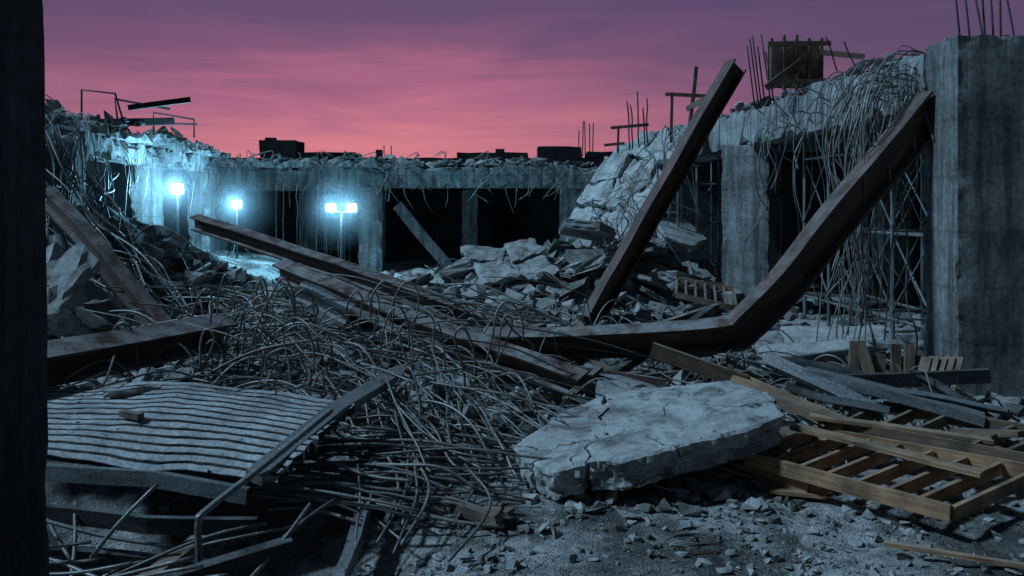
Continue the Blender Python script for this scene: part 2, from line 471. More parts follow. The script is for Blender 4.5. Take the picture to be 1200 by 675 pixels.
tube(mb,[(-11.6,23,4.6),(-11.6,23,5.7),(-10.7,23,5.6),(-10.4,23,4.6)],.03,6)
sweep(mb,line((-9.9,22,5.1),(-8.4,22.3,5.35),3),iprof(.14,.10,.02))
sweep(mb,line((-11.8,24,4.9),(-9.7,24.5,5.0),3),rect(.2,.2))
tube(mb,[(-10.6,25,5.0),(-9.4,25.5,5.0)],.03);tube(mb,[(-10.5,25,4.6),(-10.5,25,5.3),(-9.5,25.5,5.15),(-9.5,25.5,4.6)],.03)
mb.obj('bent_handrail',[M_blk],LW)

# ---------------------------------------------------------------- collapsed slab
def collapsed(name,A,B,C,D,nu,nv,th,drop=.12):
    mb=MB(); A,B,C,D=map(Vector,(A,B,C,D))
    nrm=(B-A).cross(D-A).normalized()
    if nrm.z<0: nrm=-nrm
    P={}
    for i in range(nu+1):
        for j in range(nv+1):
            u=(i+(U(-.28,.28) if 0<i<nu else U(-.08,.08)))/nu; v=(j+(U(-.28,.28) if 0<j<nv else U(-.1,.1)))/nv
            P[i,j]=(A.lerp(B,u)).lerp(D.lerp(C,u),v)
    for i in range(nu):
        for j in range(nv):
            q=[P[i,j],P[i+1,j],P[i+1,j+1],P[i,j+1]]
            c=sum(q,Vector())/4; off=nrm*U(-drop,drop); sh=U(.90,.97)
            rot=Matrix.Rotation(U(-.25,.25),3,Vector((U(-1,1),U(-1,1),U(-1,1))).normalized())
            q=[c+off+rot@((p-c)*sh) for p in q]
            def w(p,uvw,q=q):
                u,v,k=uvw
                base=(q[0].lerp(q[1],u)).lerp(q[3].lerp(q[2],u),v)
                o=Vector((fb(base.x,base.y,base.z,1.7),fb(base.x+5,base.y,base.z,1.7),fb(base.x,base.y+5,base.z,1.7)))*.05
                return base-nrm*th*(1-k)+o+(p-Vector((u*1.2,v*1.2,k*th)))*1.0
            cbox(mb,(0,0,0),(1.2,0,0),(0,1.2,0),(0,0,th),res=.08,chip=.05,rough=.008,warp=w,e=.05)
    return mb.obj(name,[M_slab])
collapsed('collapsed_floor_slab',(5.1,23.2,4.75),(3.3,25.8,4.55),(1.25,24.0,1.9),(2.9,20.8,1.3),3,4,.26,.2)
collapsed('collapsed_floor_slab',(1.9,22.4,1.9),(3.3,22.0,2.0),(3.4,20.5,.9),(1.8,20.6,.8),2,2,.22)
collapsed('collapsed_floor_slab',(-1.3,19.6,1.5),(.5,20.4,1.75),(1.1,19.0,1.0),(-.6,18.4,.9),2,2,.18)

# ---------------------------------------------------------------- rubble
mb=MB()
scatter(mb,-1.5,15,5,4,900,.06,.6,False)
scatter(mb,0.3,20,3.6,2.8,600,.08,.7,False)
scatter(mb,0.3,20,3.0,2.2,34,.6,1.7,PL)
scatter(mb,3.0,21.5,2.4,2.8,500,.1,.8)
scatter(mb,2.6,20.6,1.9,2.0,44,.9,2.2,PL,lift=.3)
scatter(mb,2.4,18.3,2.4,1.6,22,.5,1.3,PL)
scatter(mb,-1.5,16,4,2.6,24,.4,1.2,PL)
scatter(mb,2.8,21.0,2.0,2.2,30,.4,1.0,True)
scatter(mb,-5,20,4,5,600,.08,.8)
scatter(mb,-8.5,18,3.5,6,800,.08,.7)
scatter(mb,-7.6,15,2.6,3,26,.5,1.5,PL)
scatter(mb,3.5,15,2.6,4,700,.05,.5)
scatter(mb,3.4,13.8,2.0,2.5,22,.4,1.0,PL)
scatter(mb,-1.4,28,6,4,400,.1,.6)
scatter(mb,8,17,2.5,5,300,.06,.5)
mb.obj('rubble_pile',[M_rub])
mb=MB()
scatter(mb,-2.0,10.5,3.6,1.8,900,.04,.4)
scatter(mb,1.5,10.4,3.4,1.8,1100,.03,.3)
scatter(mb,4.5,10.5,1.8,1.8,500,.03,.35)
scatter(mb,-2.2,10.8,3.2,1.3,20,.3,.8,PL)
scatter(mb,1.6,10.6,3,1.4,20,.25,.7,PL)
chunk(mb,(-6.15,11.6,1.55),1.25,(.5,.9,.4),PL,which=1); chunk(mb,(-5.45,11.3,1.15),.8,(.2,.2,2),True,which=3)
chunk(mb,(-6.6,11.4,.8),1.1,(.6,.1,1),True,which=5); chunk(mb,(-5.0,11.2,.8),.6,(.2,.5,3),True)
chunk(mb,(-6.0,11.7,1.2),1.3,(1.0,.5,.3),PL,which=2)
chunk(mb,(-.45,8.9,.45),.55,(.4,.3,1),True); chunk(mb,(.15,9.3,.35),.4,None,True)
chunk(mb,(-3.55,7.95,.86),.34,(.1,.1,.5),True,sq=(1.6,.8,.7)); 
scatter(mb,-3.0,6.0,1.5,.8,160,.04,.3)
mb.obj('rubble_pile',[M_rub])
mb=MB()
chunk(mb,(-5.75,10.9,1.55),1.05,(.9,-.5,.8),PD,which=4,sq=(1.1,1,1.3)); chunk(mb,(-5.25,10.8,1.25),.7,(.3,.4,2),True,which=7); chunk(mb,(-6.15,10.7,1.1),.8,(.3,1.4,2),True,which=2)
mb.obj('broken_concrete_block',[M_slab])
mb=MB()
for i in range(15000):
    y=5.2+6.0*R.random()**1.15; x=U(-4.2,5.6) if R.random()<.6 else U(-1.2,3.2)
    if x<-1.5 and y<7.6 and R.random()<.7: continue
    k=fb(x,y,5,1.1,3)
    if k<-.15 and R.random()<.75: continue
    s=.012+.11*R.random()**6
    chunk(mb,(x,y,H(x,y)+s*.12),s)
for (x,y,s) in ((.72,7.15,.16),(.95,7.0,.2),(.88,7.25,.1),(.25,6.75,.16),(-.1,6.5,.13),(2.2,5.9,.2),(1.1,6.9,.12),(1.6,6.6,.1),(-.35,6.3,.12),(2.0,5.95,.14),(.45,6.2,.1)):
    chunk(mb,(x,y,H(x,y)+s*.25),s,big=True)
mb.obj('gravel',[M_rub])

# ---------------------------------------------------------------- hero slab
def zf(x,y): return .40+.135*(x-.6)+.12*(y-7.3)
def zf2(x,y): return zf(x,y)-.02+.07*(x-.7)
crk=[(.98,8.86),(.93,8.62),(.99,8.50),(.86,8.28),(.90,8.12),(.74,7.95),(.80,7.78),(.66,7.62),(.70,7.46),(.64,7.30)]
mb=MB()
polyslab(mb,[(2.47,7.74),(2.50,8.30),(2.27,8.78),(1.62,8.86)]+crk+[(1.05,7.26),(1.65,7.42),(2.20,7.56)],zf,.26,jag=.05)
polyslab(mb,[(x-.018,y) for x,y in crk[::-1]]+[(.48,8.60),(.20,8.22),(.00,7.98),(.22,7.48),(.36,7.32)],zf2,.26,jag=.03)
mb.obj('broken_concrete_slab',[M_slab])
mb=MB()
k=0
while k<150:
    x=U(.3,2.4); y=U(7.45,8.7)
    if x<.7 and abs(y-8)>.35: continue
    if fb(x,y,4,2.2,3)<.12: 
        k+=.12; continue
    k+=1; s=.006+.040*R.random()**4
    chunk(mb,(x,y,(zf2 if x<.75 else zf)(x,y)+s*.05),s)
scatter(mb,1.3,7.6,1.3,.5,260,.03,.20); scatter(mb,2.1,8.1,.8,.6,80,.1,.35)
mb.obj('slab_debris',[M_rub])
def flatslab(o,ax,ay,th=.14):
    mb=MB(); cbox(mb,o,ax,ay,(0.02,0,th),res=.06,chip=.08,rough=.02); return mb.obj('broken_concrete_slab',[M_rub])
flatslab((3.6,11.6,.35),(1.5,.2,.12),(-.1,1.0,.05)); flatslab((4.3,13.4,.3),(1.6,-.3,.1),(.2,1.1,.1))
flatslab((1.9,12.8,.45),(1.1,.4,-.1),(-.2,.9,.1)); flatslab((.9,9.5,.35),(1.1,.15,-.08),(.1,.6,.08),.1)

# ---------------------------------------------------------------- steel beams
def beam(name,pts,prof,up=(0,0,1),m=None,n=10,a=.03,scales=None,curve=False):
    mb=MB(); P=cr(pts,n) if curve else pts
    if not curve:
        Q=[]
        for i in range(len(P)-1): Q+=line(P[i],P[i+1],n)[:-1]
        P=Q+[Vector(P[-1])]
    P=wig(P,a,.8)
    sc=None
    if scales: sc=[scales[0]+(scales[1]-scales[0])*i/(len(P)-1) for i in range(len(P))]
    sweep(mb,P,prof,up=up,scales=sc); return mb.obj(name,[m or M_rust])
beam('steel_beam',[(-6.7,18,2.25),(-3.3,16,1.42),(-.1,14,.55)],iprof(.30,.24,.03),up=(0,-.35,1))
beam('steel_beam',[(-3.75,13.8,1.55),(-1.6,12.0,1.0),(.85,10.3,.42)],iprof(.28,.24,.03),up=(0,-.45,1))
beam('steel_beam',[(4.1,15.6,5.15),(2.7,15.0,2.9),(1.25,14.5,.45)],iprof(.34,.24,.03),up=(-.8,-.45,.5))
beam('steel_beam',[(-.42,12.2,.62),(1.0,11.9,.68),(2.3,11.65,.80),(2.98,11.52,.88),(3.16,11.50,1.0),(3.8,11.66,1.62),(4.6,11.92,2.45),(5.3,12.08,3.25),(5.98,12.1,4.05)],
     iprof(.46,.30,.035),up=(0,-.45,1),n=7,a=.05,scales=(.80,1.08),curve=True)
beam('steel_beam',[(-5.0,7.7,1.06),(-4.2,8.7,1.08),(-3.55,10.6,1.02)],iprof(.34,.30,.03),up=(.30,-.30,1))
beam('steel_beam',[(-7.6,14,2.75),(-6.4,13.2,1.85),(-5.1,12.5,.75)],iprof(.32,.22,.03),up=(.4,-.5,1))
beam('steel_beam',[(-3.5,26,2.6),(-1.75,26,.5)],rect(.25,.32),m=M_con)
beam('steel_beam',[(-3.1,12.6,1.25),(-1.5,11.9,.75),(-.3,11.6,.6)],iprof(.2,.18,.02),up=(0,-.4,1))
beam('steel_beam',[(-1.2,11.2,.7),(.7,11.0,.45),(1.9,10.6,.35)],uprof(.16,.08,.015))
beam('steel_beam',[(3.3,9.6,.72),(4.0,9.2,.6),(4.85,8.8,.38)],rect(.24,.10),m=M_grey)
beam('steel_beam',[(2.9,9.7,.85),(3.5,9.3,.62),(3.9,9.0,.42)],uprof(.14,.1,.015),up=(0,.6,.8),m=M_grey)
beam('steel_beam',[(4.8,10.2,.55),(5.0,9.4,.35),(5.0,8.6,.25)],iprof(.16,.14,.02),m=M_blk)
beam('steel_beam',[(3.4,10.2,.45),(5.6,10.0,.6)],uprof(.16,.08,.014),m=M_blk)
beam('steel_beam',[(1.6,13.2,.5),(3.3,13.5,.95)],iprof(.18,.14,.02))
beam('steel_beam',[(1.1,11.2,.2),(3.1,13.2,1.0)],rect(.12,.12),m=M_blk)
def sheet(p0,p1,w,up=(0,0,1),m=None,curl=.3):
    mb=MB(); P=wig(line(p0,p1,14),.08,1.1)
    prof=[(-w/2+w*i/8,curl*w*math.sin(i*.9)*.3) for i in range(9)]+[(-w/2+w*i/8,curl*w*math.sin(i*.9)*.3-.006) for i in range(8,-1,-1)]
    sweep(mb,P,prof,up=up); return mb.obj('sheet_metal_scrap',[m or M_grey])
sheet((3.0,9.35,.62),(3.9,8.8,.45),.22,(0,-.2,1),M_blk); sheet((4.0,9.2,.6),(5.3,9.1,.42),.3)
sheet((-3.1,12.3,1.3),(-2.2,11.7,1.1),.4,(0,-1,.5),M_blk); sheet((.9,11.0,.5),(1.8,10.3,.3),.3); sheet((-7.0,13,2.1),(-6.2,12,1.2),.35,(.6,-.6,.4),M_blk)
sheet((3.3,10.8,.6),(4.4,10.6,.45),.4,(0,-.3,1),M_blk)

# ---------------------------------------------------------------- corrugated deck
mb=MB()
BL=Vector((-4.75,8.45,.74));BR=Vector((-1.45,7.95,.72));FRt=Vector((-1.80,6.55,.44));FL=Vector((-3.75,6.75,.58))
NU=70;NVr=14;tt=[0,.03,.68,.74,.97]
rows=[]
for r in range(NVr):
    for k in range(5): rows.append(((r+tt[k])/NVr,[.036,.040,.040,-.045,-.045][k]))
V=[];B=[]
for v,hh in rows:
    for i in range(NU+1):
        u=i/NU; p=(FL.lerp(FRt,u)).lerp(BL.lerp(BR,u),v)
        p=p.copy(); p.z+=hh+.14*math.sin(math.pi*u)**1.5*v+.05*math.sin(math.pi*v)+.035*fb(p.x,p.y,0,1.2)
        p.x+=.09*n1(p.y*9,0,0)*(1 if u>.97 else 0)
        p.y+=.05*fb(p.x,p.y*.3,0,1.5)
        V.append(tuple(p)); B.append((p.x,p.y,p.z))
nr=len(rows); F=[[a*(NU+1)+i,a*(NU+1)+i+1,(a+1)*(NU+1)+i+1,(a+1)*(NU+1)+i] for a in range(nr-1) for i in range(NU)]
mb.add(V,F,B)
md,nt,b,N,L=mat('dusty_deck_steel'); v=objc(nt)
nzz=mapr(nt,normz(nt),.55,.95,0,1)
c=ramp(nt,noi(nt,v,2.2,7,.7),[(.3,(.20,.20,.20)),(.48,(.40,.395,.39)),(.6,(.52,.51,.50))])
c=mixc(nt,nzz,(.10,.095,.09),c)
c=mixc(nt,.8,c,ramp(nt,noi(nt,v,25,5,.75),[(.36,g3(.45)),(.6,g3(1.1))]),'MULTIPLY')
L.new(c,b.inputs['Base Color']); b.inputs['Roughness'].default_value=.75; b.inputs['Metallic'].default_value=.1
bump(nt,b,noi(nt,v,30,4,.7),.5,.012)
dk=mb.obj('corrugated_metal_deck',[md]); so=dk.modifiers.new('t','SOLIDIFY'); so.thickness=.006
mb=MB()
for i in range(1500):
    u,v=R.random(),R.random(); p=(FL.lerp(FRt,u)).lerp(BL.lerp(BR,u),v); s=.005+.030*R.random()**6
    if fb(p.x,p.y,7,1.6,3)<.05 and R.random()<.75: continue
    if (v*NVr)%1>.62: continue
    p.z+=.036+.14*math.sin(math.pi*u)**1.5*v+.05*math.sin(math.pi*v)+.035*fb(p.x,p.y,0,1.2)
    chunk(mb,p[:],s)
mb.obj('deck_debris',[M_rub])
mb=MB(); board(mb,(-3.35,7.35,.81),(-3.15,7.25,.80),.07,.05); mb.obj('timber_scrap',[M_woodd])
beam('dark_pit_timber',[(-1.98,6.55,.50),(-1.60,7.7,.74),(-1.22,9.5,.76)],rect(.15,.09),up=(.25,0,1),m=M_grey,a=.02)
beam('dark_pit_timber',[(-3.75,6.68,.50),(-2.8,6.6,.48),(-2.02,6.5,.38)],uprof(.12,.06,.01),m=M_grey,a=.02)
beam('dark_pit_timber',[(-4.0,6.5,.28),(-2.7,6.3,.22),(-1.9,6.35,.2)],uprof(.12,.06,.01),m=M_blk,a=.02)
beam('dark_pit_timber',[(-1.15,7.0,.12),(-1.12,6.3,.02),(-1.12,5.8,0)],lprof(.13,.015),m=M_grey,a=.01)
beam('dark_pit_timber',[(-2.6,5.7,-.02),(-1.6,6.2,.12)],rect(.12,.12),m=M_blk,a=.01)
beam('dark_pit_timber',[(-4.1,6.0,-.1),(-2.4,5.6,-.25)],iprof(.16,.14,.02),m=M_blk,a=.02)  # dark scrap from here down is added to make the pit read darker
beam('dark_pit_timber',[(-3.9,6.3,.0),(-2.2,6.4,-.2)],uprof(.2,.1,.015),m=M_blk,a=.02)
beam('dark_pit_timber',[(-3.0,5.4,-.3),(-2.3,6.5,.1)],rect(.14,.08),m=M_woodd,a=.02)  # dark timber, likewise put in to darken the pit
beam('dark_pit_timber',[(-3.6,5.5,-.35),(-1.7,5.5,-.2)],rect(.2,.05),m=M_woodd,a=.02)
mb=MB()
tube(mb,cr([(-1.55,7.3,.84),(-1.9,6.6,.60),(-2.2,6.15,.40),(-2.24,6.1,.33),(-2.24,6.1,.1),(-2.22,6.1,-.9)],6),.026,8)
mb.obj('bent_pipe',[M_grey])

# ---------------------------------------------------------------- rebar
def bars(name,L,m=None,parent=None):
    mb=MB()
    for pts,r in L: tube(mb,pts,r,6 if r>.012 else 4)
    return mb.obj(name,[m or M_bar],parent,smooth=True)
L=[]
for i in range(52):       # arching bars
    x,y=U(-4.3,-.4),U(8.9,11.8); z=H(x,y)
    a=R.choice([0,0,math.pi,0])+U(-.9,.9)-.3; Ln=U(.8,2.8); Hh=U(.25,.95)
    d=Vector((math.cos(a),math.sin(a)*.7,0)); b=Vector((x,y,z)); c=U(-.2,.5)
    P=[b,b+d*Ln*.12+Vector((0,0,Hh*.55)),b+d*Ln*.42+Vector((0,0,Hh)),b+d*Ln*.8+Vector((0,0,Hh*U(.5,.9))),b+d*Ln+Vector((U(-.1,.1),0,Hh*c))]
    L.append((wig(cr(P,7),.14,1.1),U(.010,.015)))
for i in range(38):       # hooks standing up
    x,y=U(-4.3,.1),U(8.7,11.6); z=H(x,y); b=Vector((x,y,z)); h=U(.6,1.35); s=R.choice([-1,1])*U(.1,.4); 
    lean=Vector((U(-.5,.5),U(-.2,.2),0))
    P=[b,b+lean*.5+Vector((0,0,h*.55)),b+lean+Vector((0,0,h*.9)),b+lean+Vector((s*.5,0,h)),b+lean+Vector((s,0,h*.82)),b+lean+Vector((s*1.1,0,h*.55))]
    L.append((wig(cr(P,6),.08,1.5),U(.010,.014)))
for i in range(100):      # long nearly straight bars lying over the heap
    x,y=U(-6.4,-.5),U(8.8,15.5); a=R.choice([-.45,-.3,.35,2.6,.9])+U(-.35,.35); Ln=U(1.8,4.8)
    e=Vector((x+Ln*math.cos(a),y+Ln*math.sin(a)*.6,0)); e.z=H(e.x,e.y)+U(.02,.35); b=Vector((x,y,H(x,y)+U(.15,1.1)))
    P=[b,b.lerp(e,.35)+Vector((0,0,U(-.05,.2))),b.lerp(e,.7)+Vector((0,0,U(-.08,.12))),e]
    L.append((wig(cr(P,7),.10,.7),U(.009,.015)))
for i in range(50):       # droop to the lower right
    x,y=U(-2.6,-.2),U(8.8,9.9); z=H(x,y)+U(.2,.8); b=Vector((x,y,z)); e=Vector((x+U(.5,1.6),y-U(.6,1.6),U(.05,.3)))
    P=[b,b.lerp(e,.4)+Vector((0,0,U(0,.25))),e+Vector((-.15,0,.05)),e+Vector((.3,-.1,-.02))]
    L.append((wig(cr(P,7),.12,1.2),U(.009,.014)))
for i in range(12):       # strands sprawling over the back of the deck
    x=U(-4.4,-1.8); b=Vector((x,9.0,H(x,9)+U(.3,.7))); e=Vector((x+U(-.8,.9),U(8.0,8.5),.90)); P=[b,b.lerp(e,.5)+Vector((0,0,.15)),e,e+Vector((U(-.3,.3),-.15,-.03))]
    L.append((wig(cr(P,7),.08,1.2),U(.009,.013)))
bars('rebar_tangle',L)
L=[]
for i in range(50):       # flat mat at front
    y0=U(6.7,8.5); x0=U(-2.2,-1.3); x1=x0+U(.9,2.2); y1=y0+U(-.35,.45); z=.12+.06*(y0-6.7)+U(0,.22)
    P=[(x0,y0,z),(x0*.66+x1*.34,y0*.66+y1*.34,z+U(-.02,.06)),(x0*.3+x1*.7,y0*.3+y1*.7,z-.02),(x1,y1,max(.05,z-U(.02,.2)))]
    L.append((wig(cr(P,6),.05,1.2),U(.011,.017)))
for i in range(16):
    x0=U(-1.5,-.2);y0=U(7.3,8.6);P=[(x0,y0,.35),(x0+U(-.1,.3),y0-.5,.22),(x0+U(-.2,.5),y0-1.2,.06)]
    L.append((wig(cr(P,6),.05,1.2),U(.010,.014)))
for p in (((-3.0,6.1,.05),(-2.6,6.3,.52)),((-3.6,6.3,.3),(-2.5,6.2,.1)),((-3.4,5.8,-.1),(-2.2,5.9,.15)),((-3.7,6.6,.4),(-3.2,6.2,.0)),((-3.2,5.7,.02),(-1.7,5.75,.04)),((-2.1,5.9,-.1),(-1.4,6.7,.3)),((-1.9,5.8,-.1),(-1.5,6.4,.35)),((-3.5,5.9,.1),(-2.9,6.0,.12)),((-3.9,6.2,.2),(-2.0,5.6,-.1)),((-3.3,6.5,.35),(-2.9,5.6,-.1))):
    L.append((wig(line(p[0],p[1],8),.05),.016))
for i in range(14):
    a=Vector((U(-3.9,-2.2),U(5.5,6.5),U(-.4,.2))); L.append((wig(line(a,a+Vector((U(.5,1.4),U(-.3,.4),U(-.2,.3))),8),.12,1.2),U(.010,.015)))
bars('rebar_mat',L)
L=[]
k=0
while k<150:      # left wing, cascading down
    y=U(13.5,28); x=-9.9-.06*(y-15)+U(-.4,.5); z=U(3.6,4.7)
    if y<15.5: x+=.4; z-=U(0,1.2)
    b=Vector((x,y,z)); ex=U(1.0,5.2); e=Vector((x+ex,y-U(-1,3.5),0)); e.z=H(e.x,e.y)+U(0,.4)
    P=[b,b+Vector((ex*.15,0,U(-.1,.35))),b.lerp(e,.45)+Vector((0,0,U(-.5,.35))),b.lerp(e,.8)+Vector((0,0,U(-.3,.3))),e]
    Q=wig(cr(P,7),.35,.6)
    k+=1
    if any(q.x>-.44*q.y and q.z>2.6-.045*q.y+.0 and q.y>15 for q in Q): continue
    L.append((Q,U(.010,.022)))
for i in range(90):
    x,y=U(-8.6,-3.5),U(11.5,17); z=H(x,y); a=U(0,6.28); Ln=U(.8,2.8); Hh=U(.1,.8); b=Vector((x,y,z)); d=Vector((math.cos(a),math.sin(a),0))
    P=[b,b+d*Ln*.3+Vector((0,0,Hh)),b+d*Ln*.7+Vector((0,0,Hh*.8)),b+d*Ln+Vector((0,0,-.1))]
    L.append((wig(cr(P,7),.2,1),U(.010,.018)))
for i in range(40):
    y=U(15.5,31); x=-9.85-.06*(y-15); z=3.9; P=[(x,y,z),(x+U(0,.2),y,z-.5),(x+U(-.2,.2),y,z-U(.8,2.2))]; L.append((wig(cr(P,6),.2,1),U(.008,.016)))
bars('hanging_rebar',L,parent=None)
L=[]
for i in range(46):       # right beam, hanging whips
    t=R.random()**2.2; y=12.3+6.6*t; x=5.88-.06*(y-12.2)-.02; z=U(4.1,4.85)
    b=Vector((x,y,z)); o=U(.15,1.0)*(1-.5*t); dn=U(.8,4.2)*(1-.5*t)
    P=[b,b+Vector((-o*.6,-.1,U(-.05,.12))),b+Vector((-o,-.2,-dn*.3)),b+Vector((-o*U(.5,1.3),-.2,-dn*.7)),b+Vector((-o*U(.2,1.6),U(-.4,.2),-dn))]
    P[-1].z=max(P[-1].z,.1); L.append((wig(cr(P,7),.25,.9),U(.008,.014)))
for i in range(26):       # long strands reaching the ground
    y=U(12.3,13.6); x=5.86-.06*(y-12.2); b=Vector((x,y,U(4.3,4.85))); o=U(.35,1.1); zb=U(.2,1.6)
    P=[b,b+Vector((-o*.55,-.1,-.12)),b+Vector((-o,-.25,-1.0)),Vector((x-o*U(.85,1.2),y-.35,2.2)),Vector((x-o*U(.7,1.3),y-.4,zb))]
    L.append((wig(cr(P,8),.16,.9),U(.009,.013)))
for i in range(5):
    y=U(12.3,18); x=5.9-.06*(y-12.2); P=[(x-.03,y,U(4.2,4.8)),(x-.12,y+U(.3,1),U(4.3,4.8)),(x-.05,y+U(.8,2),U(3.9,4.6))]; L.append((wig(cr(P,7),.15,1.3),.009))
for i in range(70):       # collapsed slab edges
    x,y=U(1.6,4.4),U(20.6,25); z=max(H(x,y),1.2+1.1*(x-1.2))-U(-.1,.6); b=Vector((x,y,z)); P=[b,b+Vector((U(-.4,.4),-.3,U(-.3,.3))),b+Vector((U(-.7,.5),-.6,-U(.4,1.3))),b+Vector((U(-.9,.5),-.7,-U(.8,2.4)))]
    P[-1].z=max(P[-1].z,.2); L.append((wig(cr(P,6),.25,.9),U(.010,.018)))
bars('hanging_rebar',L)
L=[]
for i in range(60):       # far beam
    x=U(-13,3.4); z=U(3.15,4.2); P=[(x,33.2,z),(x+U(-.4,.4),32.9,z+U(-.3,.15)),(x+U(-.8,.8),32.9,z-U(.3,1.4))]; L.append((wig(cr(P,6),.25,1),U(.012,.024)))
for i in range(26):
    x=U(-11,-1); P=[(x,33.1,4.2),(x+U(-.2,.2),33.1,4.2+U(.2,.5)),(x+U(-.7,.7),33.1,4.2+U(.0,.4))]; L.append((cr(P,6),.018))
for x in (-9.0,-8.7,-8.2,-7.4,-7.1,-6.6): L.append((wig(line((x,32.6,3.4),(x+U(-.1,.1),32.5,.5),6),.1),.02))
bars('hanging_rebar',L)
L=[]
for i in range(230):
    z0=R.choice([(1.3,11,2.6,1.6),(4,12.5,1.8,2.2),(3.6,10,1.8,1.2),(1.0,15,3,2.5),(-1.5,14,3,2),(.2,19.5,3,2)])
    x,y=z0[0]+U(-1,1)*z0[2],z0[1]+U(-1,1)*z0[3]; z=H(x,y)+.05; a=U(0,6.28); Ln=U(.5,2.4); Hh=U(.05,.45); b=Vector((x,y,z)); d=Vector((math.cos(a),math.sin(a)*.8,0))
    P=[b,b+d*Ln*.3+Vector((0,0,Hh)),b+d*Ln*.7+Vector((U(-.2,.2),0,Hh*U(.3,1))),b+d*Ln]
    P[-1].z=H(P[-1].x,P[-1].y)+.04; L.append((wig(cr(P,6),.2,1.1),U(.007,.014)))
for k in range(3):
    c=Vector((1.35+.03*k,6.45,.06)); L.append(([c+Vector((.19*math.cos(t*.4)*(1+.03*k),.10*math.sin(t*.4),.01*k)) for t in range(1,15+k)],.006))
bars('rebar_scrap',L)
L=[]
for i in range(7):
    x=6.15+.11*i+U(-.02,.02); L.append((line((x,11.7+U(-.2,.2),4.7),(x+U(-.04,.04),11.8,5.55+U(-.05,.3)),3),.014))
for x in (4.92,5.0,5.06,5.15,5.22,5.3): L.append((line((x+.2,18+U(-.2,.2),4.7),(x+.05+U(-.05,.05),18,6.15+U(-.4,.2)),3),.017))
for x in (3.35,3.42,3.6,3.85,3.75): L.append((wig(line((x,24.2,4.2),(x+U(-.1,.1),24.2,5.75+U(-.5,.15)),5),.06),.022))
for x in (6.3,6.7): L.append((wig(line((x-1,14,4.8),(x-1.4,13.5,5.2),5),.1),.012))
bars('starter_bars',L,M_blk)

# ---------------------------------------------------------------- shoring scaffold
def scaffold(name,posts,z1,levels,r=.026,brace=True):
    mb=MB()
    for row in posts:
        for (x,y) in row: tube(mb,[(x,y,H(x,y)-.1),(x,y,z1)],r,7)
        for k in range(len(row)-1):
            a,b=row[k],row[k+1]
            for z in levels: tube(mb,[(a[0],a[1],z),(b[0],b[1],z)],r*.7,6)
            if brace:
                for z,zz in zip(levels[:-1],levels[1:]):
                    tube(mb,[(a[0]+.03,a[1]+.03,z+.05),(b[0]+.03,b[1]+.03,zz-.05)],r*.4,5); tube(mb,[(a[0]-.03,a[1]+.05,zz-.05),(b[0]-.03,b[1]+.05,z+.05)],r*.4,5)
    for a,b in zip(posts[:-1],posts[1:]):
        for p,q in zip(a,b):
            for z in levels: tube(mb,[(p[0],p[1],z),(q[0],q[1],z)],r*.6,6)
    for row in posts:
        for (x,y) in row: board(mb,(x-.1,y,z1+.0),(x+.1,y,z1+.0),.12,.02,n=1,a=0)
    return mb.obj(name,[M_grey],smooth=False)
scaffold('shoring_scaffold',[[(6.75,13.6),(6.65,14.9),(6.6,16.2),(6.5,17.5),(6.45,18.8)],[(8.0,13.6),(7.9,14.9),(7.8,16.2),(7.8,17.5),(7.8,18.8)]],3.98,[.6,2.1,3.6],r=.038)
scaffold('shoring_scaffold',[[(4.6,22.8),(5.6,23.1),(6.6,23.4)],[(4.9,24.6),(5.8,24.8),(6.7,25.0)]],3.9,[.9,2.1,3.2],r=.03)
scaffold('shoring_scaffold',[[(3.7,21.7),(4.2,21.6),(4.7,21.7)]],3.6,[1.2,2.4],brace=False,r=.03)
scaffold('shoring_scaffold',[[(-8.6,34.6),(-7.6,34.6),(-6.8,34.6)],[(-8.6,35.8),(-7.6,35.8),(-6.8,35.8)]],3.05,[.8,2.0])

# ---------------------------------------------------------------- timber
def formwork(name,A,B,C,D,nr,h=.13,t=.045,m=None,skip=()):
    A,B,C,D=map(Vector,(A,B,C,D)); mb=MB()
    for a,b in ((A,B),(D,C)): board(mb,a,b,t,h,n=4,a=.006)
    for i in range(nr+1):
        if i in skip: continue
        u=i/nr; a=A.lerp(B,u);b=D.lerp(C,u); d=(b-a).normalized()*.03
        z=Vector((0,0,-.008-U(0,.008)))
        board(mb,a+d+z,b-d+z,t*.9,h*.85,n=3,a=.008)
    return mb.obj(name,[m or M_wood])
formwork('timber_formwork_panel',(2.15,7.85,.27),(3.38,6.58,.22),(4.62,7.5,.24),(3.05,8.65,.30),7)
formwork('timber_formwork_panel',(3.3,8.55,.38),(4.7,7.6,.30),(5.6,8.3,.30),(4.0,9.2,.42),6,skip=(3,),m=M_woodd)
formwork('timber_formwork_panel',(1.9,8.15,.12),(2.6,7.5,.1),(3.1,7.8,.1),(2.4,8.4,.14),3)
mb=MB()
board(mb,(2.72,8.25,.46),(3.92,7.1,.36),.16,.035)
board(mb,(3.0,8.6,.47),(4.55,8.1,.36),.14,.035)
board(mb,(2.4,9.3,.72),(3.5,8.8,.30),.22,.04,up=(0,-.5,1))
board(mb,(2.75,6.3,.1),(3.6,5.95,.08),.05,.03,n=6); board(mb,(1.9,7.9,.1),(2.6,8.0,.12),.1,.04)
board(mb,(4.1,8.0,.22),(5.1,7.2,.2),.15,.035); board(mb,(2.3,7.6,.06),(2.75,7.45,.06),.12,.03)
mb.obj('timber_planks',[M_wood])
mb=MB()
board(mb,(-.55,7.1,.12),(-.1,6.75,.1),.10,.09);board(mb,(-.25,7.0,.1),(.0,6.85,.14),.12,.03)
board(mb,(1.55,9.55,.98),(2.55,9.3,.66),.05,.17,up=(0,-.2,1)); board(mb,(2.3,9.5,.62),(3.3,8.5,.42),.1,.1)
mb.obj('timber_planks',[M_woodd])
mb=MB()
